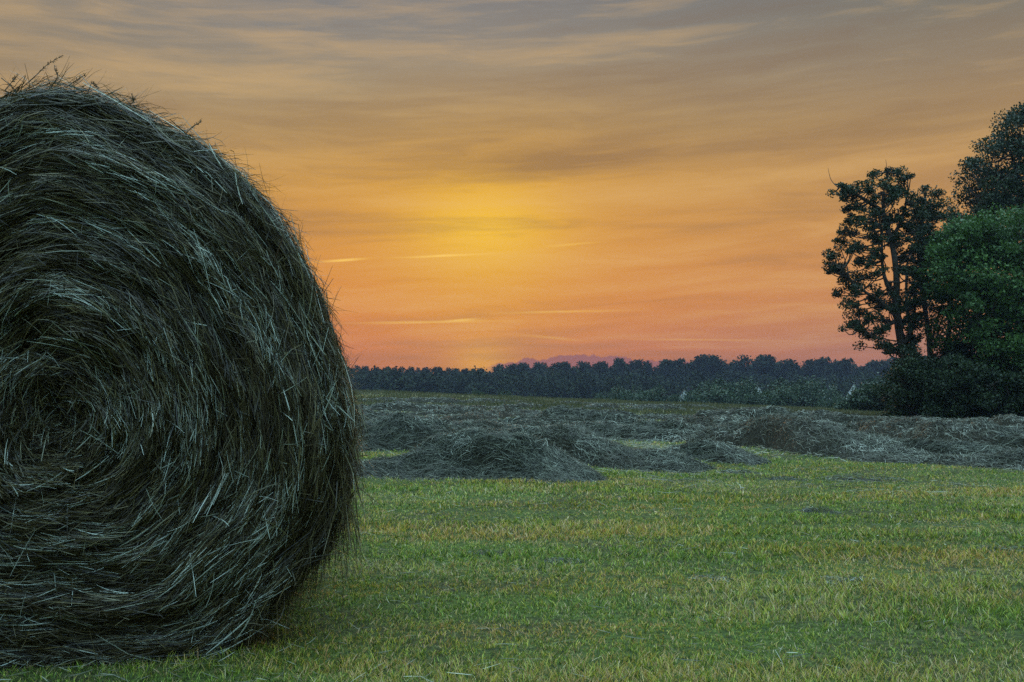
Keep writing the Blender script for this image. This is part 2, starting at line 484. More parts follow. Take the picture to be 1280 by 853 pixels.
def bale_strands(n, r, th, lift0, lift1, phi_s, Lr, wr, tintpow=2.0, stand=.04, outl=.07):
    g = Geo()
    p, T, Rr, N_ = bale_frame(r, th)
    phi = rng.normal(0, phi_s, n)
    o = rng.random(n) < outl; phi[o] = rng.normal(0, 1.0, o.sum())
    cen = sstep(.28, .05, r); phi = phi + rng.normal(0, 1, n) * cen * .9
    D = T * np.cos(phi)[:, None] + Rr * np.sin(phi)[:, None]
    B = unit(np.cross(N_, D)); 
    toC = -Rr; sg = np.sign(np.sum(B * toC, -1)); sg[sg == 0] = 1; B = B * sg[:, None]
    D = unit(D + N_ * rng.normal(0, stand, n)[:, None])
    Rl = np.maximum(r * Rt(th), .05); Rl = np.where(r > 1, Rt(th), Rl)
    L = rng.uniform(*Lr, n) * rng.uniform(.6, 1.3, n); L = np.minimum(L, 1.6 * Rl + .04)
    kap = rng.uniform(.3, 1.2, n) / Rl * np.cos(phi) ** 2
    kap = np.minimum(kap, 5) + rng.normal(0, 2.2, n)
    lift = rng.uniform(lift0, lift1, n)
    p = p + N_ * lift[:, None]
    tint = rng.random(n) ** tintpow
    cl = fbm(r * 22 + th * 2 / np.pi, th * 2.5, 51, 3)
    tint = np.clip(tint * (.50 + .95 * sstep(.2, .8, cl)) + .03, 0, 1)
    tint = np.where(rng.random(n) < .012, rng.uniform(.85, 1, n), tint)
    strands(g, p, D, N_, L, rng.uniform(*wr, n), tint, kap, B, rng.normal(0, .4, n), K=5)
    return g
def rface(n, a=0, b=1): return np.sqrt(rng.uniform(a * a, b * b, n))
G = Geo()
def merge(g):
    for v, q, t in zip(g.V, g.Q, g.T): G.V.append(v); G.Q.append(q + G.n - 0); G.T.append(t); G.n += len(v)
n = 105000; merge(bale_strands(n, rface(n, 0.02, 1.02), rng.uniform(-np.pi, np.pi, n), -.036, .004, .20, (.035, .15), (.0012, .0028), 2.4))
n = 9000; merge(bale_strands(n, rface(n, 0.02, 1.02), rng.uniform(-np.pi, np.pi, n), .0, .012, .34, (.04, .16), (.0012, .0028), 1.7, .08, .16))
n = 15000; merge(bale_strands(n, rng.uniform(.93, 2, n), rng.uniform(-np.pi, np.pi, n), -.02, .02, .35, (.10, .35), (.002, .0045)))
G.build('wound_straw', M_hay, bale).__setitem__('kind', 'stuff')

# stray stems round the rim, and the wisps that hang from the shoulder
G = Geo()
n = 11000
th = rng.uniform(-np.pi, np.pi, n); r = rng.uniform(.93, 1.18, n)
p, T, Rr, N_ = bale_frame(r, th)
radial = unit(np.cos(th)[:, None] * u_ax + np.sin(th)[:, None] * z_ax)
amt = np.abs(rng.normal(0, .45, n)) * (1 + 0.6 * gaus((th - 1.55) / .35))
D = unit(T * rng.choice([-1, 1], n, p=[.72, .28])[:, None] + radial * amt[:, None] + n_face * rng.normal(0, .3, n)[:, None] + np.array([0, 0, -.25]) * (th < .5)[:, None])
L = rng.uniform(.04, .12, n) * rng.choice([1, 1.5], n, p=[.85, .15])
strands(G, p + D * (L * .5)[:, None] + radial * rng.uniform(-.015, .022, n)[:, None], D, radial, L, rng.uniform(.0012, .0026, n), rng.random(n) ** 1.5 * .7, 0, None, rng.normal(0, 5, n), K=5, droop=rng.uniform(-2, 6, n))
n = 170
th = rng.uniform(-.75, .55, n); p, T, Rr, N_ = bale_frame(rng.uniform(.95, 1.1, n), th)
radial = unit(np.cos(th)[:, None] * u_ax + np.sin(th)[:, None] * z_ax)
D = unit(np.array([0, 0, -1.0]) + radial * rng.uniform(-.1, .28, n)[:, None] + rng.normal(0, .12, (n, 3)))
L = rng.uniform(.08, .30, n)
strands(G, p + radial * rng.uniform(0, .03, n)[:, None] + D * (L * .5)[:, None], D, radial, L, rng.uniform(.0015, .003, n), rng.random(n) * .8, 0, None, rng.normal(0, 1.5, n), K=6)
# clumps of bigger wisps
for (px, py, m_) in ((432, 610, 26), (428, 560, 24), (438, 500, 22), (420, 440, 18), (437, 640, 16), (395, 365, 12)):
    u0, v0 = to_plane(np.array(px), np.array(py)); b = C0 + u0 * u_ax + v0 * z_ax
    pp = b + rng.normal(0, .018, (m_, 3)); D = unit(np.array([.10, -.05, -1.0]) + rng.normal(0, .16, (m_, 3)))
    L = rng.uniform(.08, .26, m_)
    strands(G, pp + D * (L * .5)[:, None], D, np.broadcast_to(n_face, (m_, 3)), L, rng.uniform(.0015, .003, m_), rng.random(m_) * .8, 0, None, rng.normal(0, 2, m_), K=6)
G.build('stray_stems', M_hay, bale).__setitem__('kind', 'stuff')
# seeded grass heads on top
def seed_head(pix, name):
    G = Geo(); pts = []
    for (x, y) in pix:
        u0, v0 = to_plane(np.array(x, float), np.array(y, float)); pts.append(C0 + u0 * u_ax + v0 * z_ax + n_face * .02)
    pts = np.array(pts); t = np.linspace(0, 1, 14); ti = np.linspace(0, 1, len(pts))
    pts = np.stack([np.interp(t, ti, pts[:, i]) for i in range(3)], 1)
    tube(G, pts, np.linspace(.0016, .0008, 14), .25, 5)
    m_ = 40; k = rng.uniform(.4, 1, m_); bp = np.stack([np.interp(k, t, pts[:, i]) for i in range(3)], 1)
    dr = unit(pts[-1] - pts[0]); D = unit(dr + rng.normal(0, .55, (m_, 3)))
    strands(G, bp + D * .005, D, np.broadcast_to(n_face, (m_, 3)), rng.uniform(.005, .011, m_), .0018, rng.random(m_) * .5, K=3)
    G.build(name, M_hay, bale)
seed_head([(30, 112), (48, 96), (60, 84), (80, 72)], 'seed_head')
seed_head([(66, 112), (74, 98), (70, 86)], 'seed_head')
seed_head([(84, 112), (97, 103), (108, 96)], 'seed_head')
seed_head([(8, 116), (18, 104), (24, 97)], 'seed_head')
seed_head([(4, 100), (14, 108), (22, 118)], 'seed_head')
seed_head([(110, 122), (116, 106), (124, 114)], 'seed_head')
seed_head([(160, 136), (168, 130), (166, 121)], 'seed_head')
seed_head([(330, 262), (350, 272), (369, 281)], 'seed_head')
seed_head([(232, 170), (240, 162), (252, 154)], 'seed_head')

# ------------------------------------------------------------------ hay windrows
def catmull(pts, n):
    pts = np.asarray(pts, float); t = np.linspace(0, len(pts) - 1, n); i = np.clip(t.astype(int), 0, len(pts) - 2); f = (t - i)[:, None]
    g_ = lambda k: pts[np.clip(k, 0, len(pts) - 1)]
    a, b, c, d = g_(i - 1), g_(i), g_(i + 1), g_(i + 2)
    return .5 * ((2 * b) + (-a + c) * f + (2 * a - 5 * b + 4 * c - d) * f ** 2 + (-a + 3 * b - 3 * c + d) * f ** 3)
footprints = []
def windrow(pix, heights, hw, label, nstr, seed, name='hay_windrow'):
    pts = np.array([ghit(x, y) for x, y in pix])
    path = catmull(np.concatenate([pts, np.array(heights)[:, None]], 1), 90)
    length = np.sum(np.hypot(*np.diff(path[:, :2], axis=0).T))
    ns = int(np.clip(length / .05, 40, 420)); path = catmull(np.concatenate([pts, np.array(heights)[:, None]], 1), ns)
    Ym = path[:, 1].mean()
    tan = unit(np.gradient(path[:, :2], axis=0)); nor = np.stack([-tan[:, 1], tan[:, 0]], 1)
    hwv = np.asarray(hw) * .64 * (.75 + .6 * fbm(np.linspace(0, length / 1.3, ns), np.full(ns, seed), seed, 2))
    def surf(s, t, off=0.0):
        """s 0..1 along, t -1..1 across"""
        k = s * (ns - 1); i = np.clip(k.astype(int), 0, ns - 2); f = k - i
        lerp = lambda A_: A_[i] * (1 - f if A_.ndim == 1 else (1 - f)[:, None]) + A_[i + 1] * (f if A_.ndim == 1 else f[:, None])
        c = lerp(path); nn = lerp(nor); h = lerp(hwv)
        # ragged outline
        rag = .8 + .45 * fbm(s * length / .5 + seed, np.sign(t) * 3, seed + 4, 2)
        x = c[:, 0] + nn[:, 0] * t * h * rag; y = c[:, 1] + nn[:, 1] * t * h * rag
        prof = (1 - np.abs(t) ** 2.4) ** 1.1
        endf = sstep(0, .05, s) * sstep(1, .95, s)
        lum = .45 + 1.1 * sstep(.25, .75, fbm(s * length / 2.0 + seed, t * .9 + seed, seed + 8, 3))
        lum2 = (fbm(s * length / .55, t * 2.6, seed + 9, 3) - .5) * .95
        z = H(x, y) - .015 + np.maximum(c[:, 2], .0) * np.interp(c[:, 1], [8, 9, 12, 20, 35], [.66, .66, .68, .60, .50]) * prof * endf * (lum + lum2) + off
        return np.stack([x, y, z], 1)
    b = path[len(path) // 2]
    root = empty(name, (float(b[0]), float(b[1]), float(H(b[0], b[1]))))
    tag(root, label, 'hay row' if name == 'hay_windrow' else 'hay heap', 'rows of cut hay across the meadow' if name == 'hay_windrow' else None)
    g = Geo(); nt_ = 25; low = -.02 if name == 'hay_tuft' else 0.0
    s_, t_ = np.meshgrid(np.linspace(0, 1, ns), np.linspace(-1, 1, nt_), indexing='ij')
    V = surf(s_.ravel(), t_.ravel(), low)
    i = (np.arange(ns - 1)[:, None] * nt_ + np.arange(nt_ - 1)[None])
    g.add(V, np.stack([i, i + 1, i + nt_ + 1, i + nt_], -1).reshape(-1, 4), .3)
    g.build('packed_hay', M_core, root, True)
    g = Geo()
    n = int(nstr * 1.8); s = rng.random(n); t = np.clip(rng.normal(0, .55 if name == 'hay_windrow' else .9, n), -1.15, 1.15)
    tc = np.clip(t, -1, 1)
    p = surf(s, tc); e = .01
    ps = unit(surf(np.clip(s + e, 0, 1), tc) - surf(np.clip(s - e, 0, 1), tc)); pt = unit(surf(s, np.clip(tc + .05, -1, 1)) - surf(s, np.clip(tc - .05, -1, 1)))
    N_ = unit(np.cross(ps, pt)); N_[N_[:, 2] < 0] *= -1
    ang = np.where(rng.random(n) < .62, rng.normal(0, .45, n), rng.uniform(-np.pi, np.pi, n)) + (fbm(p[:, 0] * 3, p[:, 1] * 3, 71, 2) - .5) * 1.8
    D = ps * np.cos(ang)[:, None] + pt * np.sin(ang)[:, None]
    D = unit(D + N_ * rng.normal(0, .20, n)[:, None])
    wd = np.maximum(.0018, p[:, 1] * .00036) * rng.uniform(.7, 1.4, n)
    L = rng.uniform(.05, .18, n) * (1 + p[:, 1] * .004) * (.35 if name == 'hay_tuft' else 1.0)
    p = p + N_ * rng.uniform(-.025, .022, n)[:, None]
    cl = fbm(p[:, 0] * 2.5, p[:, 1] * 3.5, 81, 3)
    tint = np.clip(rng.random(n) ** 2.0 * (.35 + 1.1 * cl), 0, 1)
    strands(g, p, D, N_, L, wd, tint, rng.normal(0, 3.0, n), unit(np.cross(N_, D)), rng.normal(-1.2, 1.5, n), K=4, droop=0, twist=rng.normal(0, .4, n))
    h = g.build('loose_hay', M_hayg, root); h['kind'] = 'stuff'
    footprints.append((path[:, :2].copy(), hwv))
    return root

W = [
 ([(330, 592), (430, 592), (500, 594), (560, 595), (620, 596), (680, 598), (735, 603)], [.26, .28, .33, .35, .36, .32, .04], .62, 'big tangled near hay row reaching out from behind the bale, closest to the open grass', 26000),
 ([(600, 572), (660, 572), (720, 577), (780, 582), (850, 588), (880, 590)], [.22, .34, .36, .24, .16, .03], .5, 'hay row tapering to the right just behind the big near row', 15000),
 ([(810, 573), (860, 574), (900, 576), (955, 581)], [.04, .15, .18, .03], .35, 'short low heap of hay alone on a green strip right of the near rows', 5000),
 ([(560, 558), (640, 552), (700, 550), (760, 549), (830, 551), (890, 554), (950, 558), (1010, 565), (1080, 572), (1150, 578), (1240, 583), (1340, 588), (1420, 592)],
  [.24, .26, .36, .32, .40, .26, .42, .44, .28, .16, .20, .18, .18], .62, 'very long hay row running from mid field to the right edge beside the green strip', 34000),
 ([(1020, 552), (1060, 551), (1100, 553), (1160, 558), (1230, 563), (1300, 566), (1420, 572)], [.10, .34, .42, .36, .36, .42, .4], .7, 'thick humped hay row above the green strip at the right edge', 20000),
 ([(380, 560), (440, 562), (500, 562), (560, 563), (610, 560)], [.3, .3, .46, .34, .1], .6, 'hay row with a rounded hump between the bale and the big near row', 12000),
 ([(400, 543), (460, 545), (540, 545), (620, 541), (690, 536)], [.3, .3, .26, .34, .2], .6, 'hay row running behind the rounded hump beside the bale', 11000),
 ([(640, 536), (700, 538), (760, 538), (820, 541), (900, 546), (960, 549)], [.3, .5, .46, .34, .4, .2], .7, 'high dark hay row in mid field directly below the low cloud', 15000),
 ([(900, 546), (940, 541), (1000, 543), (1060, 546), (1100, 550)], [.15, .36, .36, .28, .1], .7, 'hay row with pale arched stems left of the thick humped row', 11000),
 ([(400, 526), (460, 530), (540, 529), (600, 524), (640, 519), (680, 521)], [.3, .35, .3, .36, .52, .2], .8, 'hay row rising to a peak straight below the sunset glow', 11000),
 ([(700, 525), (790, 524), (860, 527), (940, 532), (1020, 534), (1120, 539), (1220, 544), (1300, 548), (1400, 554)], [.3, .35, .4, .55, .5, .35, .4, .55, .4], .9, 'broad hay row passing in front of the dark shrubs at right', 18000),
 ([(420, 513), (500, 514), (580, 513), (660, 510), (720, 512)], [.35, .36, .3, .45, .2], .9, 'faraway hay row at left just beyond the peaked row', 9000),
 ([(720, 513), (800, 513), (880, 516), (960, 521), (1060, 525), (1160, 532), (1260, 537), (1380, 542)], [.3, .4, .35, .5, .4, .35, .4, .4], 1.0, 'long faraway hay row ending at the foot of the trees', 14000),
 ([(420, 503), (520, 504), (600, 505), (700, 506), (800, 508)], [.22, .30, .35, .25, .2], 1.0, 'low hay row near the far verge under the ridge at left', 8000),
 ([(780, 509), (880, 511), (980, 516), (1060, 521), (1130, 526)], [.22, .30, .35, .25, .2], 1.0, 'low hay row near the far verge in front of the hedgerow', 8000),
 ([(1080, 546), (1180, 548), (1290, 552), (1400, 556)], [.1, .3, .38, .3], .6, 'hay row seen just above the thick humped row at the right edge', 9000),
 ([(990, 561), (1080, 567), (1160, 571), (1240, 574), (1330, 577)], [.03, .15, .2, .18, .1], .4, 'slim hay row squeezed between the humped row and the very long row', 9000),
 ([(450, 552), (540, 553), (610, 550)], [.1, .3, .06], .45, 'small hay ripple between the rounded hump and the row behind it', 5000),
 ([(560, 530), (640, 532), (730, 530)], [.08, .32, .08], .5, 'short hay ridge under the peaked row in the middle distance', 5000),
 ([(820, 533), (900, 537), (990, 538)], [.08, .34, .1], .55, 'short hay ridge between the high dark row and the broad row', 5000),
 ([(470, 520), (600, 519), (700, 517)], [.1, .3, .1], .6, 'thin hay ridge left of the peaked row in the far half of the meadow', 5000),
 ([(1120, 533), (1200, 535), (1300, 540)], [.1, .35, .3], .6, 'low hay ridge close to the shrubs at the right edge', 5000),
]
for k, (pix, hh, hw, lab, ns_) in enumerate(W):
    windrow(pix, hh, hw, lab, ns_, 11 + k * 5)
# small dropped tufts of cut grass on the near grass
TF = [(890, 724, .045, .14, 'small dark wad of cut grass lying alone low on the near meadow'), (612, 692, .03, .16, 'flat grey tuft of dropped hay near the middle of the meadow'),
      (705, 702, .028, .14, 'thin grey tuft of dropped hay right of the flat tuft'), (1022, 640, .035, .22, 'small brown heap of chaff on the upper meadow'),
      (985, 600, .035, .3, 'low pale tussock of hay between the green strips'), (925, 592, .05, .35, 'flattened smear of hay left of the pale tussock'), (1080, 600, .05, .7, 'wide thin scatter of hay right of the pale tussock'),
      (1262, 688, .04, .3, 'grey wisp of hay against the right edge of the meadow'), (1060, 726, .025, .22, 'faint tuft of dropped hay right of the dark wad'), (820, 590, .05, .3, 'thin brown patch of hay at the tip of the tapering row')]
for k, (x, y, h_, w_, lab) in enumerate(TF):
    dx = w_ * F / ghit(x, y)[1]
    windrow([(x - dx * .6, y), (x - dx * .3, y), (x + dx * .2, y + 1), (x + dx * .6, y + 1)], [.0, h_ * .8, h_ * .8, .0], w_ * .35, lab, int(200 + 1600 * w_), 131 + k * 3, 'hay_tuft')

# ------------------------------------------------------------------ loose hay over the ground
def row_mask(x, y):
    return None
G = Geo()
def litter(n, y0, y1, dens, zl=.03, seed=5, wk=.00046, Lr=(.06, .24)):
    Y = np.exp(rng.uniform(math.log(y0), math.log(y1), n)); X = rng.uniform(-.68, .68, n) * Y + rng.normal(0, .3, n)
    d = dens(X, Y); k = rng.random(n) < d; X, Y = X[k], Y[k]; n = len(X)
    p = np.stack([X, Y, H(X, Y) + rng.uniform(.0, zl, n)], 1)
    a = rng.uniform(-np.pi, np.pi, n); N_ = np.tile([0, 0, 1.], (n, 1)) + rng.normal(0, .2, (n, 3)); N_ = unit(N_)
    D = unit(np.stack([np.cos(a), np.sin(a), rng.normal(0, .18, n)], 1)); N_ = unit(N_ - D * np.sum(N_ * D, 1)[:, None])
    cl = fbm(X * 1.5, Y * 2.5, 91, 3)
    tint = np.clip(rng.random(n) ** 1.2 * (.4 + 1.0 * cl), 0, 1)
    strands(G, p, D, N_, rng.uniform(*Lr, n) * (1 + Y * .01), np.maximum(.0022, Y * wk) * rng.uniform(.7, 1.3, n), tint, rng.normal(0, 3, n), unit(np.cross(N_, D)), rng.normal(0, .8, n), K=4)
def dens_far(X, Y):
    yb = np.interp(X / Y, [.04, .09, .2, .3, .5], [8.8, 11.6, 11.8, 11.0, 10.4])
    m = sstep(-.3, 1.6, Y - yb + (fbm(X * .6, Y * .8, 15, 2) - .5) * 1.5)
    return m * (.08 + .9 * sstep(.44, .62, fbm(X * .6, Y * .9, 44, 3)))
litter(80000, 8.5, 50, dens_far, .05, Lr=(.05, .18))
def dens_mid(X, Y): return .9 * sstep(.52, .72, fbm(X * 1.3, Y * 2.2, 64, 3)) * sstep(6.5, 8, Y)
litter(14000, 6.5, 14, dens_mid, .04)
def dens_near(X, Y): return .05 + .75 * sstep(.55, .72, fbm(X * 1.6, Y * 2.6, 77, 3))
litter(9000, 2.4, 9, dens_near, .022, wk=.0005, Lr=(.02, .09))
def dens_bale(X, Y): return gaus((X + 1.0) / .9) * gaus((Y - 3.0) / .35)
litter(2600, 2.4, 3.8, dens_bale, .025, wk=.0005, Lr=(.03, .09))
h = G.build('scattered_hay', M_litter); tag(h, 'loose cut hay strewn thinly over the meadow between the rows', 'loose hay', kind='stuff')

# ------------------------------------------------------------------ grass
G = Geo()
n = 640000
y0, y1 = 2.3, 60
Y = np.exp(rng.uniform(math.log(y0), math.log(y1), n) ** 1.0); 
keep = rng.random(n) < np.interp(Y, [2.3, 9, 14, 60], [1, 1, .55, .3]); Y = Y[keep]; n = len(Y)
X = rng.uniform(-.66, .66, n) * Y + rng.normal(0, .4, n)
# blades stand in tufts: groups of consecutive blades share a centre
gi = rng.integers(0, n // 7, n); tufty = rng.random(n) < .8
gx, gy = X[gi], Y[gi]; rad_t = .011 * np.maximum(gy / 4, 1) * rng.uniform(.6, 1.6, n)
aa = rng.uniform(0, 2 * np.pi, n)
X = np.where(tufty, gx + rad_t * np.cos(aa) * rng.random(n) ** .5 * 1.8, X); Y = np.where(tufty, gy + rad_t * np.sin(aa) * rng.random(n) ** .5 * 1.8, Y)
tv = rng.random(n); tuftv = np.where(tufty, tv[gi], rng.random(n) * .6)
patch = fbm(X * .8, Y * 1.7, 101, 4)
strip = sstep(.32, .68, fbm(X * .45 + 7, Y * 3.0, 4, 3))
hgt = (.015 + .022 * rng.random(n)) * (.65 + .7 * tuftv) * (.75 + .5 * patch) * (.68 + .55 * strip)
hgt = hgt * np.interp(Y, [2, 10, 30, 60], [1, 1.1, 1.5, 2.2])
p = np.stack([X, Y, H(X, Y) - .004], 1)
az = rng.uniform(-np.pi, np.pi, n); lean = np.abs(rng.normal(0, .5, n))
D = unit(np.stack([np.cos(az) * lean, np.sin(az) * lean, np.ones(n)], 1))
K = 4; s = np.linspace(0, 1, K)
C = p[:, None] + D[:, None] * (s[None] * hgt[:, None])[..., None]
hor = np.stack([np.cos(az), np.sin(az), np.zeros(n)], 1)
C = C + hor[:, None] * ((s[None] ** 2) * (hgt * rng.uniform(0, .6, n))[:, None])[..., None]
C[..., 2] -= (s[None] ** 2) * (hgt * rng.uniform(0, .25, n))[:, None]
fa = rng.uniform(-np.pi, np.pi, n); side = np.stack([np.cos(fa), np.sin(fa) * .6, np.zeros(n)], 1)
wd = np.maximum(.0026, Y * .00085) * rng.uniform(.6, 1.3, n)
prof = np.array([.8, 1, .75, .08])
Wd = side[:, None] * (wd[:, None] * .5 * prof[None])[..., None]
tint = rng.random(n) * .62 + (rng.random(n) < .5) * 0.0
dry = rng.random(n) < (.19 + .40 * sstep(.42, .66, fbm(X * 1.1 + 9, Y * 2.4, 202, 3)) + .10 * (1 - strip))
tint = np.where(dry, rng.uniform(.70, 1.0, n), tint * (.7 + .6 * tuftv))
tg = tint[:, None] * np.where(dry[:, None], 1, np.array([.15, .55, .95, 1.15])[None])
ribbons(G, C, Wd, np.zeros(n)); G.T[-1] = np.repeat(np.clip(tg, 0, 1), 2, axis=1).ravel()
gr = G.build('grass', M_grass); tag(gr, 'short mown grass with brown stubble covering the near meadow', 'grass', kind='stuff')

# longer unmown grass on the far verge
G = Geo(); n = 60000
Yv = rng.uniform(36, 84, n); Xv = rng.uniform(-.62, .62, n) * Yv
hv = rng.uniform(.08, .22, n) * (.2 + 1.6 * fbm(Xv * .35, Yv * .2, 12, 3))
az = rng.uniform(-np.pi, np.pi, n); D = unit(np.stack([np.cos(az) * .3, np.sin(az) * .3, np.ones(n)], 1))
p = np.stack([Xv, Yv, H(Xv, Yv) - .02], 1) + D * (hv * .5)[:, None]
strands(G, p, D, np.tile([0., -1, 0], (n, 1)), hv, rng.uniform(.02, .05, n), rng.random(n) * .8, K=3, taper=.3, twist=rng.uniform(-.8, .8, n))
tag(G.build('verge_grass', M_verge), 'longer unmown grass along the far edge of the hay field', 'grass', kind='stuff')

# ------------------------------------------------------------------ trees
def leaves(g, c, size, tint, flat=.0):
    n = len(c)
    A_ = unit(rng.normal(0, 1, (n, 3))); B_ = unit(np.cross(A_, rng.normal(0, 1, (n, 3))))
    size = np.broadcast_to(size, (n,))[:, None]
    a = A_ * size * .5; b = B_ * size * .32; up = np.cross(A_, B_) * size * .08
    V = np.stack([c - a, c - b * 1.0 + up, c + a, c + b * 1.0 + up], 1).reshape(-1, 3)
    i = np.arange(n)[:, None] * 4 + np.arange(4)[None]
    g.add(V, i, np.repeat(tint, 4))

def in_poly(x, y, poly):
    r = np.zeros(len(x), bool); m = len(poly)
    for i in range(m):
        x0, y0 = poly[i]; x1, y1 = poly[(i + 1) % m]
        if y0 == y1: continue
        c = ((y0 > y) != (y1 > y)) & (x < (x1 - x0) * (y - y0) / (y1 - y0) + x0); r ^= c
    return r

def tree(name, label, cat, Y, poly, trunks, nclust, nleaf, crad, lsize, depth, leafmat, group=None, edge=.0, twigs=True, dens=None, trunk_r=.22):
    """poly: outline of the crown as it was measured, at distance Y; trunks: centre lines (pixels)"""
    x0, y0 = np.min(poly, 0); x1, y1 = np.max(poly, 0)
    N_ = nclust * 14; px = rng.uniform(x0, x1, N_); py = rng.uniform(y0, y1, N_)
    k = in_poly(px, py, poly)
    if dens is not None: k &= rng.random(N_) < dens(px, py)
    px, py = px[k][:nclust], py[k][:nclust]; n = len(px)
    # depth of the crown follows how far a point is from the outline's middle
    mx, my = (x0 + x1) / 2, (y0 + y1) / 2
    rr = np.clip(np.hypot((px - mx) / (x1 - x0) * 2, (py - my) / (y1 - y0) * 2), 0, 1)
    dz = rng.uniform(-1, 1, n) * depth * np.sqrt(1 - rr ** 2 * .8)
    base = P(px, py, Y); base[:, 1] = Y + dz
    tr0 = P(trunks[0][0][0], trunks[0][0][1], Y); zb = float(H(tr0[0], Y))
    root = empty(name, (float(tr0[0]), float(Y), zb))
    tag(root, label, cat, group)
    g = Geo(); skel = []
    for ti, t in enumerate(trunks):
        pts = np.array([P(a, b, Y) for a, b in t]); jit = rng.normal(0, .12, len(pts)); jit[0] = 0
        pts[:, 1] += jit + (np.linspace(0, 1, len(pts)) * rng.uniform(-1, 1) * depth * .5 if ti else 0)
        if t[0][1] > 500: pts[0, 2] = min(pts[0, 2], float(H(pts[0, 0], pts[0, 1]))) - .1
        c = catmull(pts, 18)
        r0 = trunk_r if t[0][1] > 500 else trunk_r * .45
        if len(t) == 3 and t[0][1] < 260: r0 = .022
        tube(g, c, np.linspace(r0, r0 * .28, 18), .5, 9); skel.append(c[4:] if t[0][1] > 500 else c)
    g.build('trunk', M_bark, root, True)
    sk = np.concatenate(skel)
    if twigs:
        g = Geo()
        for q in base:
            cand = sk[sk[:, 2] < q[2] + .2]
            if len(cand) == 0: cand = sk
            d = np.linalg.norm(cand - q, axis=1); b = cand[np.argmin(d + rng.uniform(0, .5, len(d)))]
            m = (b + q) / 2 + np.array([0, 0, -.12 * np.linalg.norm(q - b)]) + rng.normal(0, .08, 3)
            tube(g, catmull(np.array([b, m, q]), 6), np.linspace(.035, .012, 6) * (trunk_r / .22), .5, 4)
        g.build('branches', M_bark, root, True)
    g = Geo()
    cr = crad * rng.uniform(.6, 1.35, n)
    k = rng.integers(0, n, nleaf)
    off = unit(rng.normal(0, 1, (nleaf, 3))) * (rng.random(nleaf) ** .45)[:, None] * cr[k][:, None] * np.array([1.15, 1.15, .8])
    tint = np.clip(rng.random(nleaf) * .6 + .4 * _hash(k.astype(float), k * 0., 3) + off[:, 2] / crad * .0, 0, 1)
    leaves(g, base[k] + off, lsize * rng.uniform(.6, 1.4, nleaf), tint)
    o = g.build('crown', leafmat, root)
    return root

T1 = [(1044, 236), (1050, 226), (1070, 240), (1080, 222), (1092, 214), (1112, 212), (1140, 212), (1142, 222), (1128, 226), (1136, 238), (1150, 250), (1152, 330), (1148, 400), (1140, 470), (1118, 460),
      (1104, 436), (1084, 436), (1070, 425), (1056, 404), (1060, 388), (1050, 372), (1046, 352), (1036, 350), (1034, 330), (1042, 312), (1048, 292), (1056, 288), (1062, 270), (1060, 254), (1038, 242)]
holes = [(1110, 330, 10, 26), (1098, 345, 9, 22), (1122, 410, 10, 18), (1090, 385, 9, 7), (1078, 372, 8, 6), (1088, 282, 7, 6), (1072, 300, 6, 7), (1128, 350, 5, 16), (1092, 254, 6, 5), (1098, 400, 6, 8), (1060, 345, 5, 5)]
def dT1(px, py):
    d = np.ones(len(px))
    for (x, y, a, b) in holes: d = np.where(((px - x) / a) ** 2 + ((py - y) / b) ** 2 < 1, .04, d)
    return d
T1X = 1
tree('tall_tree', 'tall open crowned tree with a bare twig on top, leftmost of the clump at right', 'tree', 45.0, T1,
     [[(1142, 526), (1138, 480), (1128, 430), (1121, 385), (1118, 345), (1112, 305), (1106, 270), (1104, 240)],
      [(1124, 412), (1114, 392), (1098, 378), (1078, 368), (1058, 350), (1044, 336)], [(1118, 375), (1104, 352), (1100, 330), (1098, 300), (1090, 270)],
      [(1122, 400), (1100, 410), (1082, 420), (1070, 410)], [(1112, 305), (1130, 270), (1136, 240)], [(1100, 262), (1078, 250), (1060, 238), (1044, 232)], [(1128, 436), (1140, 400), (1146, 350)],
      [(1049, 236), (1044, 222), (1041, 206)], [(1106, 232), (1108, 214), (1106, 200)]],
     320, 36000, .27, .105, 1.7, M_leaf_dark, dens=dT1, trunk_r=.24)
T2 = [(1140, 250), (1152, 236), (1166, 236), (1174, 250), (1190, 262), (1200, 275), (1204, 340), (1200, 420), (1190, 450), (1150, 450), (1140, 420), (1134, 330)]
def dT2(px, py): return np.where(py > 330, .5, 1.0)
tree('slender_tree', 'slender dark tree with thin upright stems between the open tree and the round green tree', 'tree', 46.5, T2,
     [[(1166, 528), (1163, 480), (1160, 430), (1158, 385), (1154, 330), (1152, 280), (1156, 244)], [(1150, 528), (1150, 470), (1146, 430), (1138, 380), (1140, 330)],
      [(1180, 528), (1176, 470), (1180, 420), (1184, 360), (1180, 300)], [(1160, 440), (1172, 400), (1180, 360)], [(1158, 400), (1148, 370), (1142, 340)]],
     200, 20000, .29, .105, 1.6, M_leaf_dark, dens=dT2, trunk_r=.17)
T4 = [(1206, 250), (1204, 225), (1212, 205), (1216, 190), (1236, 176), (1246, 172), (1256, 150), (1266, 138), (1285, 126), (1330, 108), (1390, 112), (1430, 160), (1450, 230), (1440, 330), (1400, 420), (1240, 400), (1204, 330), (1196, 285)]
tree('tall_tree', 'tallest dark tree rising behind the round green tree and cut by the right edge', 'tree', 52.0, T4,
     [[(1310, 532), (1308, 470), (1300, 400), (1306, 320), (1310, 240), (1315, 160)], [(1302, 400), (1270, 340), (1245, 290), (1225, 240)], [(1306, 310), (1282, 240), (1268, 180)], [(1306, 330), (1350, 260), (1390, 200)], [(1303, 380), (1360, 330), (1410, 290)]],
     650, 120000, .58, .14, 3.0, M_leaf_dark, trunk_r=.38)
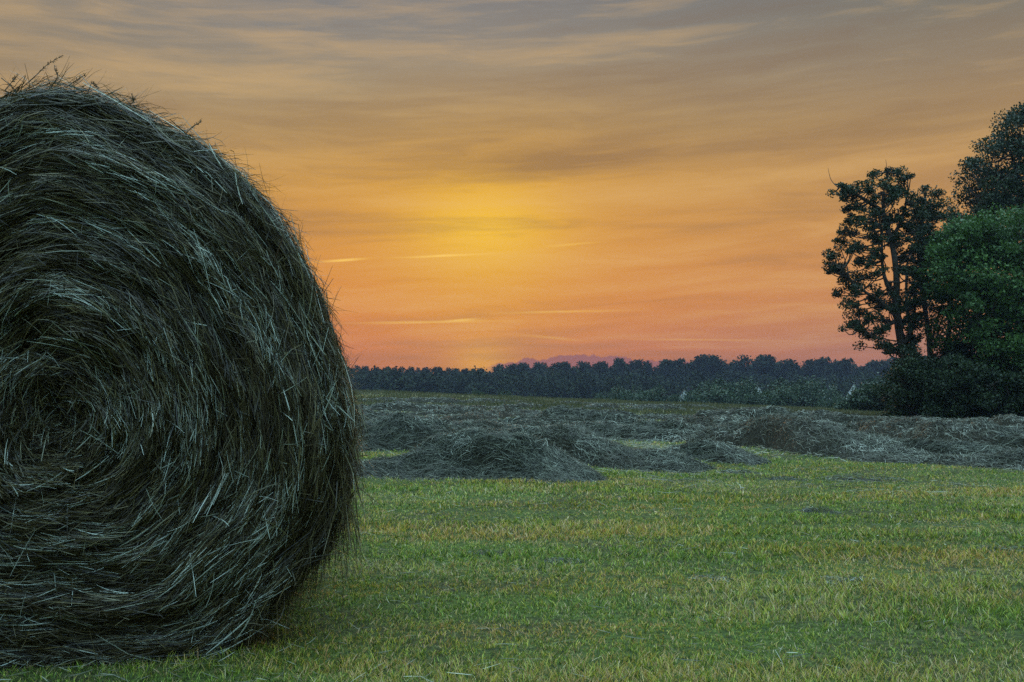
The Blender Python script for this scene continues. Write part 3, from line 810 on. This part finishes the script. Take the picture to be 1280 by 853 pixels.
T3 = [(1164, 330), (1170, 300), (1184, 290), (1200, 282), (1222, 276), (1250, 272), (1290, 270), (1340, 276), (1390, 300), (1420, 360), (1430, 430), (1410, 500), (1380, 524), (1250, 522), (1226, 500), (1216, 470), (1200, 440), (1196, 400), (1178, 380), (1160, 352)]
tree('broad_tree', 'broad round tree with brighter green leaves at the right edge', 'tree', 43.0, T3,
     [[(1300, 534), (1298, 480), (1290, 420), (1294, 360), (1296, 310)], [(1292, 430), (1260, 380), (1230, 340), (1200, 320)], [(1293, 410), (1330, 370), (1370, 330)], [(1294, 440), (1250, 430), (1220, 420)], [(1294, 440), (1350, 440), (1390, 420)]],
     520, 125000, .60, .14, 3.0, M_leaf_green, trunk_r=.3)
# shrubs round the feet of the trees
SH = [(42.5, [(1098, 474), (1108, 458), (1120, 462), (1134, 440), (1150, 456), (1160, 446), (1172, 470), (1176, 500), (1172, 530), (1120, 528), (1114, 500)], 1146, 'dark shrub with drooping leafy sprays at the foot of the open tree'),
      (41.5, [(1150, 480), (1162, 462), (1176, 466), (1192, 438), (1206, 460), (1220, 452), (1232, 480), (1236, 532), (1160, 532)], 1196, 'dense black green shrub filling the gap below the slender tree'),
      (40.5, [(1210, 486), (1230, 470), (1262, 466), (1290, 478), (1300, 535), (1215, 535)], 1256, 'dense shrub under the round green tree beside the right edge'),
      (39.5, [(1280, 500), (1296, 480), (1330, 476), (1360, 500), (1365, 540), (1284, 540)], 1322, 'shrub cut by the right edge at the foot of the broad tree'),
      (44.5, [(1164, 470), (1176, 440), (1200, 436), (1222, 450), (1230, 490), (1190, 500)], 1198, 'shaggy sapling leaning among the shrubs behind the slender tree')]
for k, (Y_, poly, tx, lab) in enumerate(SH):
    tree('shrub', lab, 'shrub', Y_, poly, [[(tx, 531), (tx + 2, 500), (tx - 3, 475)], [(tx + 2, 505), (tx + 18, 485), (tx + 24, 470)], [(tx, 508), (tx - 16, 490), (tx - 22, 478)]],
         95, 19000, .38, .10, 1.4, M_leaf_dark, 'shrubs under the trees', trunk_r=.08)
tree('round_shrub', 'rounded lone shrub left of the tree clump at the end of the hedgerow', 'shrub', 72.0,
     [(1048, 512), (1052, 498), (1066, 488), (1084, 484), (1104, 483), (1122, 490), (1134, 505), (1136, 520), (1050, 520)],
     [[(1092, 524), (1092, 508), (1090, 494)], [(1092, 512), (1078, 500), (1070, 494)], [(1092, 512), (1108, 500), (1114, 494)]], 110, 9000, .5, .2, 1.8, M_leaf_hedge, trunk_r=.1)

# hedgerow in the dip beyond the field: prototypes, then copies
def proto_tree(name, hgt, rad, nl, ls, mat, seed, open_=0.0):
    r_ = np.random.default_rng(seed)
    root = empty(name); g = Geo()
    tube(g, catmull(np.array([[0, 0, -.5], [.1, 0, hgt * .25], [-.1, .1, hgt * .5], [.1, 0, hgt * .85]]), 10), np.linspace(hgt * .03, hgt * .008, 10), .5, 6)
    for _ in range(7):
        a = r_.uniform(0, 6.28); z0 = r_.uniform(.2, .6) * hgt
        tube(g, catmull(np.array([[0, 0, z0], [np.cos(a) * rad * .4, np.sin(a) * rad * .4, z0 + hgt * .12], [np.cos(a) * rad * .8, np.sin(a) * rad * .8, z0 + hgt * .2]]), 5), np.linspace(hgt * .012, hgt * .004, 5), .5, 4)
    g.build('trunk', M_bark, root, True)
    nc = 38; c = unit(r_.normal(0, 1, (nc, 3))) * (r_.random(nc) ** .4)[:, None]
    c = c * np.array([rad * .85, rad * .85, hgt * .42]) + np.array([0, 0, hgt * .5])
    # wider low, rounder on top
    k = r_.integers(0, nc, nl); cr = rad * .34 * r_.uniform(.6, 1.3, nc)
    off = unit(r_.normal(0, 1, (nl, 3))) * (r_.random(nl) ** .5)[:, None] * cr[k][:, None]
    q = c[k] + off; q[:, 2] = np.clip(q[:, 2], .1, None)
    g = Geo(); leaves(g, q, ls * r_.uniform(.6, 1.4, nl), np.clip(r_.random(nl) * .55 + .45 * _hash(k * 1., k * 0., seed), 0, 1)); g.build('crown', mat, root)
    return root
def copy_tree(root):
    r2 = root.copy(); COL.objects.link(r2)
    for ch in root.children:
        c = ch.copy(); COL.objects.link(c); c.parent = r2
    return r2
PX = lambda x, Y: (x - 640) / F * Y
hp = [proto_tree('hedgerow_tree', 6, 3.4, 7000, .25, M_leaf_hedge, 31), proto_tree('hedgerow_tree', 6, 3.0, 6500, .25, M_leaf_hedge, 32), proto_tree('hedgerow_tree', 6, 4.0, 7500, .25, M_leaf_hedge, 33)]
used = [False] * 3
HT = [(790, 150, 481, 1.1, 'low hedgerow tree farthest left in the dip beyond the field'), (818, 140, 480, 1.1, 'domed hedgerow tree just left of the first white house'), (852, 128, 493, .9, 'low dark hedgerow bush under the first white house'),
      (886, 132, 479, 1.25, 'broad hedgerow tree right of the first white house'), (905, 145, 469, 1.2, 'taller pale green hedgerow tree with layered domes'), (924, 138, 477, 1.1, 'hedgerow tree covering the left side of the steep roofed house'),
      (966, 126, 480, 1.2, 'dark bushy hedgerow tree in front of the steep roofed house'), (990, 150, 468, 1.3, 'tall hedgerow tree right of the steep roofed house'), (1006, 140, 476, 1.2, 'hedgerow tree hiding the lower half of the third house'),
      (1036, 132, 494, .9, 'small hedgerow bush in the gap by the third house'), (1096, 150, 474, 1.25, 'hedgerow tree rising behind the lone round shrub'), (1128, 145, 470, 1.3, 'hedgerow tree half hidden behind the tall open tree'),
      (598, 105, 488, .85, 'lone low bush on the far verge below the sunset glow'), (632, 110, 487, .85, 'low bush on the far verge just right of the glow'), (1190, 150, 470, 1.2, 'hedgerow tree glimpsed between the slender stems'), (760, 165, 489, .9, 'small bush left of the hedgerow end')]
for k, (x, Y_, ytop, wd, lab) in enumerate(HT):
    j = k % 3
    o = hp[j] if not used[j] else copy_tree(hp[j]); used[j] = True
    X_ = PX(x, Y_); zb = float(H(X_, Y_)); zt = float(P(x, ytop, Y_)[2]); h_ = max(zt - zb, 1.5)
    o.location = (X_, Y_, zb); s_ = h_ / 5.8; o.scale = (min(s_ * wd, 1.5 * wd), min(s_ * wd, 1.5 * wd), s_); o.rotation_euler.z = k * 1.7
    tag(o, lab, 'tree' if 'tree' in lab else 'bush', 'hedgerow beyond the field')

# skyline trees on the ridge, each its own
sp = [proto_tree('ridge_tree', 12, 5.2, 4500, .75, M_leaf_far, 41), proto_tree('ridge_tree', 12, 4.6, 2000, .7, M_leaf_far, 42), proto_tree('ridge_tree', 12, 6.0, 5000, .75, M_leaf_far, 43), proto_tree('ridge_tree', 12, 4.6, 1200, .65, M_leaf_far, 44)]
usedr = [False] * 4
sky_line = [(430, 458), (470, 460), (520, 461), (570, 462), (605, 461), (640, 457), (690, 456), (740, 456), (780, 453), (820, 454), (860, 452), (880, 451), (915, 453), (945, 450), (985, 449), (1020, 452), (1060, 451), (1090, 450), (1130, 449), (1190, 452), (1280, 450)]
sx_, sy_ = np.array(sky_line).T
x = -420.0; k = 0
xpx = []
px = 380.0
while px < 1330: xpx.append(px); px += (10 if px > 860 else 8) + rng.uniform(-4, 5)
for k, px in enumerate(xpx):
    Y_ = 365 + rng.uniform(-12, 12)
    j = [0, 2, 1, 0, 2, 3, 0][k % 7] if px > 860 else [0, 2][k % 2]
    o = sp[j] if not usedr[j] else copy_tree(sp[j]); usedr[j] = True
    X_ = PX(px, Y_); zb = float(H(X_, Y_)); zt = float(P(px, np.interp(px, sx_, sy_) + (rng.uniform(-2.0, 2.0) + 7 * (float(vnoise(px / 34., 0., 8)) - .5)) * (1 if px > 850 else .35), Y_)[2])
    o.location = (X_, Y_, zb); s_ = (zt - zb) / 11.3; wv_ = rng.uniform(.75, 1.3) if px > 860 else rng.uniform(.75, 1.05); o.scale = (s_ * wv_, s_ * wv_, s_); o.rotation_euler.z = k * 2.1
    tag(o, 'dark tree in the skyline row on the distant wooded ridge', 'tree', 'trees along the skyline of the ridge')

# the wood on the slope in front of and beside them: one mass
G = Geo()
r_ = np.random.default_rng(5)
nt_ = 620
Yt = r_.uniform(255, 352, nt_); Xt = r_.uniform(-.62, .62, nt_) * Yt
for X_, Y_ in zip(Xt, Yt):
    zb = float(H(X_, Y_)); lim = float(P(0, np.interp(640 + X_ / Y_ * F, sx_, sy_) + (4 if X_ / Y_ > .17 else 1.5), Y_)[2]) + .0
    h_ = min(r_.uniform(7, 12), lim - zb) * r_.uniform(.8, 1.0); rad = r_.uniform(3.2, 5.5)
    nl = 430; d = unit(r_.normal(0, 1, (nl, 3))) * (r_.random(nl) ** .25)[:, None]
    d[:, 2] = np.abs(d[:, 2]) * 1.0
    lump = 1 + .25 * np.sin(d[:, 0] * 5 + X_) * np.cos(d[:, 1] * 5 + Y_)
    q = np.stack([X_ + d[:, 0] * rad * lump, Y_ + d[:, 1] * rad * lump, zb + h_ * .35 + d[:, 2] * h_ * .65 * lump], 1)
    lo = r_.random(nl) < .25; q[lo, 2] = zb + r_.uniform(0, h_ * .4, lo.sum())
    leaves(G, q, r_.uniform(.6, 1.2, nl), np.clip(r_.random(nl) * .3 + r_.random() * .7, 0, 1))
tag(G.build('distant_woodland', M_leaf_far), 'dark wood covering the slope of the distant ridge', 'woodland', kind='stuff')

# ------------------------------------------------------------------ white houses glimpsed in the hedgerow
def box(g, a, b):
    x0, y0, z0 = a; x1, y1, z1 = b
    V = [(x0, y0, z0), (x1, y0, z0), (x1, y1, z0), (x0, y1, z0), (x0, y0, z1), (x1, y0, z1), (x1, y1, z1), (x0, y1, z1)]
    g.add(V, [(0, 3, 2, 1), (4, 5, 6, 7), (0, 1, 5, 4), (1, 2, 6, 5), (2, 3, 7, 6), (3, 0, 4, 7)], .5)
def house(px, Y_, ytop, w, rot, label):
    X_ = PX(px, Y_); zb = float(H(X_, Y_)); root = empty('white_house', (0, 0, 0))
    zt = float(P(px, ytop, Y_)[2]) - zb; eave = zt * .62; d = w * .8
    g = Geo(); box(g, (-w / 2, -d / 2, -.5), (w / 2, d / 2, eave))
    # gable ends
    for y in (-d / 2, d / 2 - .12):
        V = [(-w / 2, y, eave), (w / 2, y, eave), (0, y, zt - .12), (0, y, zt - .12), (-w / 2, y + .12, eave), (w / 2, y + .12, eave), (0, y + .12, zt - .12), (0, y + .12, zt - .12)]
        g.add(V, [(0, 1, 2, 3), (5, 4, 7, 6)], .5)
    g.build('wall', M_wall, root)
    g = Geo()
    for s in (-1, 1):
        e = np.array([s * (w / 2 + .35), 0, eave - .2]); t_ = np.array([0, 0, zt]); y0, y1 = -d / 2 - .3, d / 2 + .3
        V = [(e[0], y0, e[2]), (e[0], y1, e[2]), (0, y1, zt), (0, y0, zt), (e[0], y0, e[2] + .14), (e[0], y1, e[2] + .14), (0, y1, zt + .14), (0, y0, zt + .14)]
        g.add(V, [(0, 3, 2, 1), (4, 5, 6, 7), (0, 1, 5, 4), (1, 2, 6, 5), (2, 3, 7, 6), (3, 0, 4, 7)], .5)
    rf = g.build('roof', M_roof, root)
    g = Geo(); box(g, (w * .2 - .3, -.3, eave + .5), (w * .2 + .3, .3, zt + .7)); g.build('chimney', M_roof, rf)
    for i, xx in enumerate((-w * .28, w * .28)):
        for z0 in (.9, eave * .62):
            g = Geo(); box(g, (xx - .45, -d / 2 - .05, z0), (xx + .45, -d / 2 + .02, z0 + 1.1)); g.build('window', M_glass, root)
    g = Geo(); box(g, (-.45, -d / 2 - .05, 0), (.45, -d / 2 + .02, 2.0)); g.build('door', M_roof, root)
    root.location = (X_, Y_, zb); root.rotation_euler.z = rot
    tag(root, label, 'house', 'white houses beyond the hedgerow')
house(856, 215, 486.5, 3.4, -.17, 'small white house glimpsed above the low dark hedgerow bush, leftmost of the four')
house(946, 205, 480, 4.0, -.25, 'steep roofed white house in the middle of the hedgerow')
house(1030, 210, 485.5, 3.6, -.31, 'white house showing in the gap left of the round shrub')
house(1067, 225, 479, 3.6, -.34, 'white house with only its gable top showing above the round shrub')

# ------------------------------------------------------------------ evening haze
def haze():
    m, nt, out = new_mat('evening_haze')
    v = nt.nodes.new('ShaderNodeVolumePrincipled'); v.inputs['Color'].default_value = (.36, .42, .62, 1); v.inputs['Anisotropy'].default_value = .2; v.inputs['Density'].default_value = HAZE
    nt.links.new(v.outputs[0], out.inputs['Volume'])
    g = Geo(); box(g, (-700, -60, -12), (700, 600, 26))
    tag(g.build('haze', m), 'thin bluish evening haze over the field', 'haze', kind='stuff')
HAZE = .0003
if HAZE > 0: haze()

# ------------------------------------------------------------------ camera and render settings
cam = bpy.data.cameras.new('camera'); co = bpy.data.objects.new('camera', cam); COL.objects.link(co)
cam.sensor_width = 36; cam.lens = 36 * F / 1280; cam.clip_end = 8000; cam.clip_start = .05
co.location = (0, 0, CAMZ); co.rotation_euler = (math.pi / 2 + PITCH, 0, 0)
S.camera = co
S.view_settings.view_transform = 'Standard'; S.view_settings.look = 'None'; S.view_settings.exposure = EXPO; S.view_settings.gamma = 1
S.cycles.use_denoising = False
try: S.cycles.denoiser = 'OPENIMAGEDENOISE'
except Exception: pass
S.cycles.max_bounces = 5; S.cycles.diffuse_bounces = 3; S.cycles.transparent_max_bounces = 6; S.cycles.volume_bounces = 0
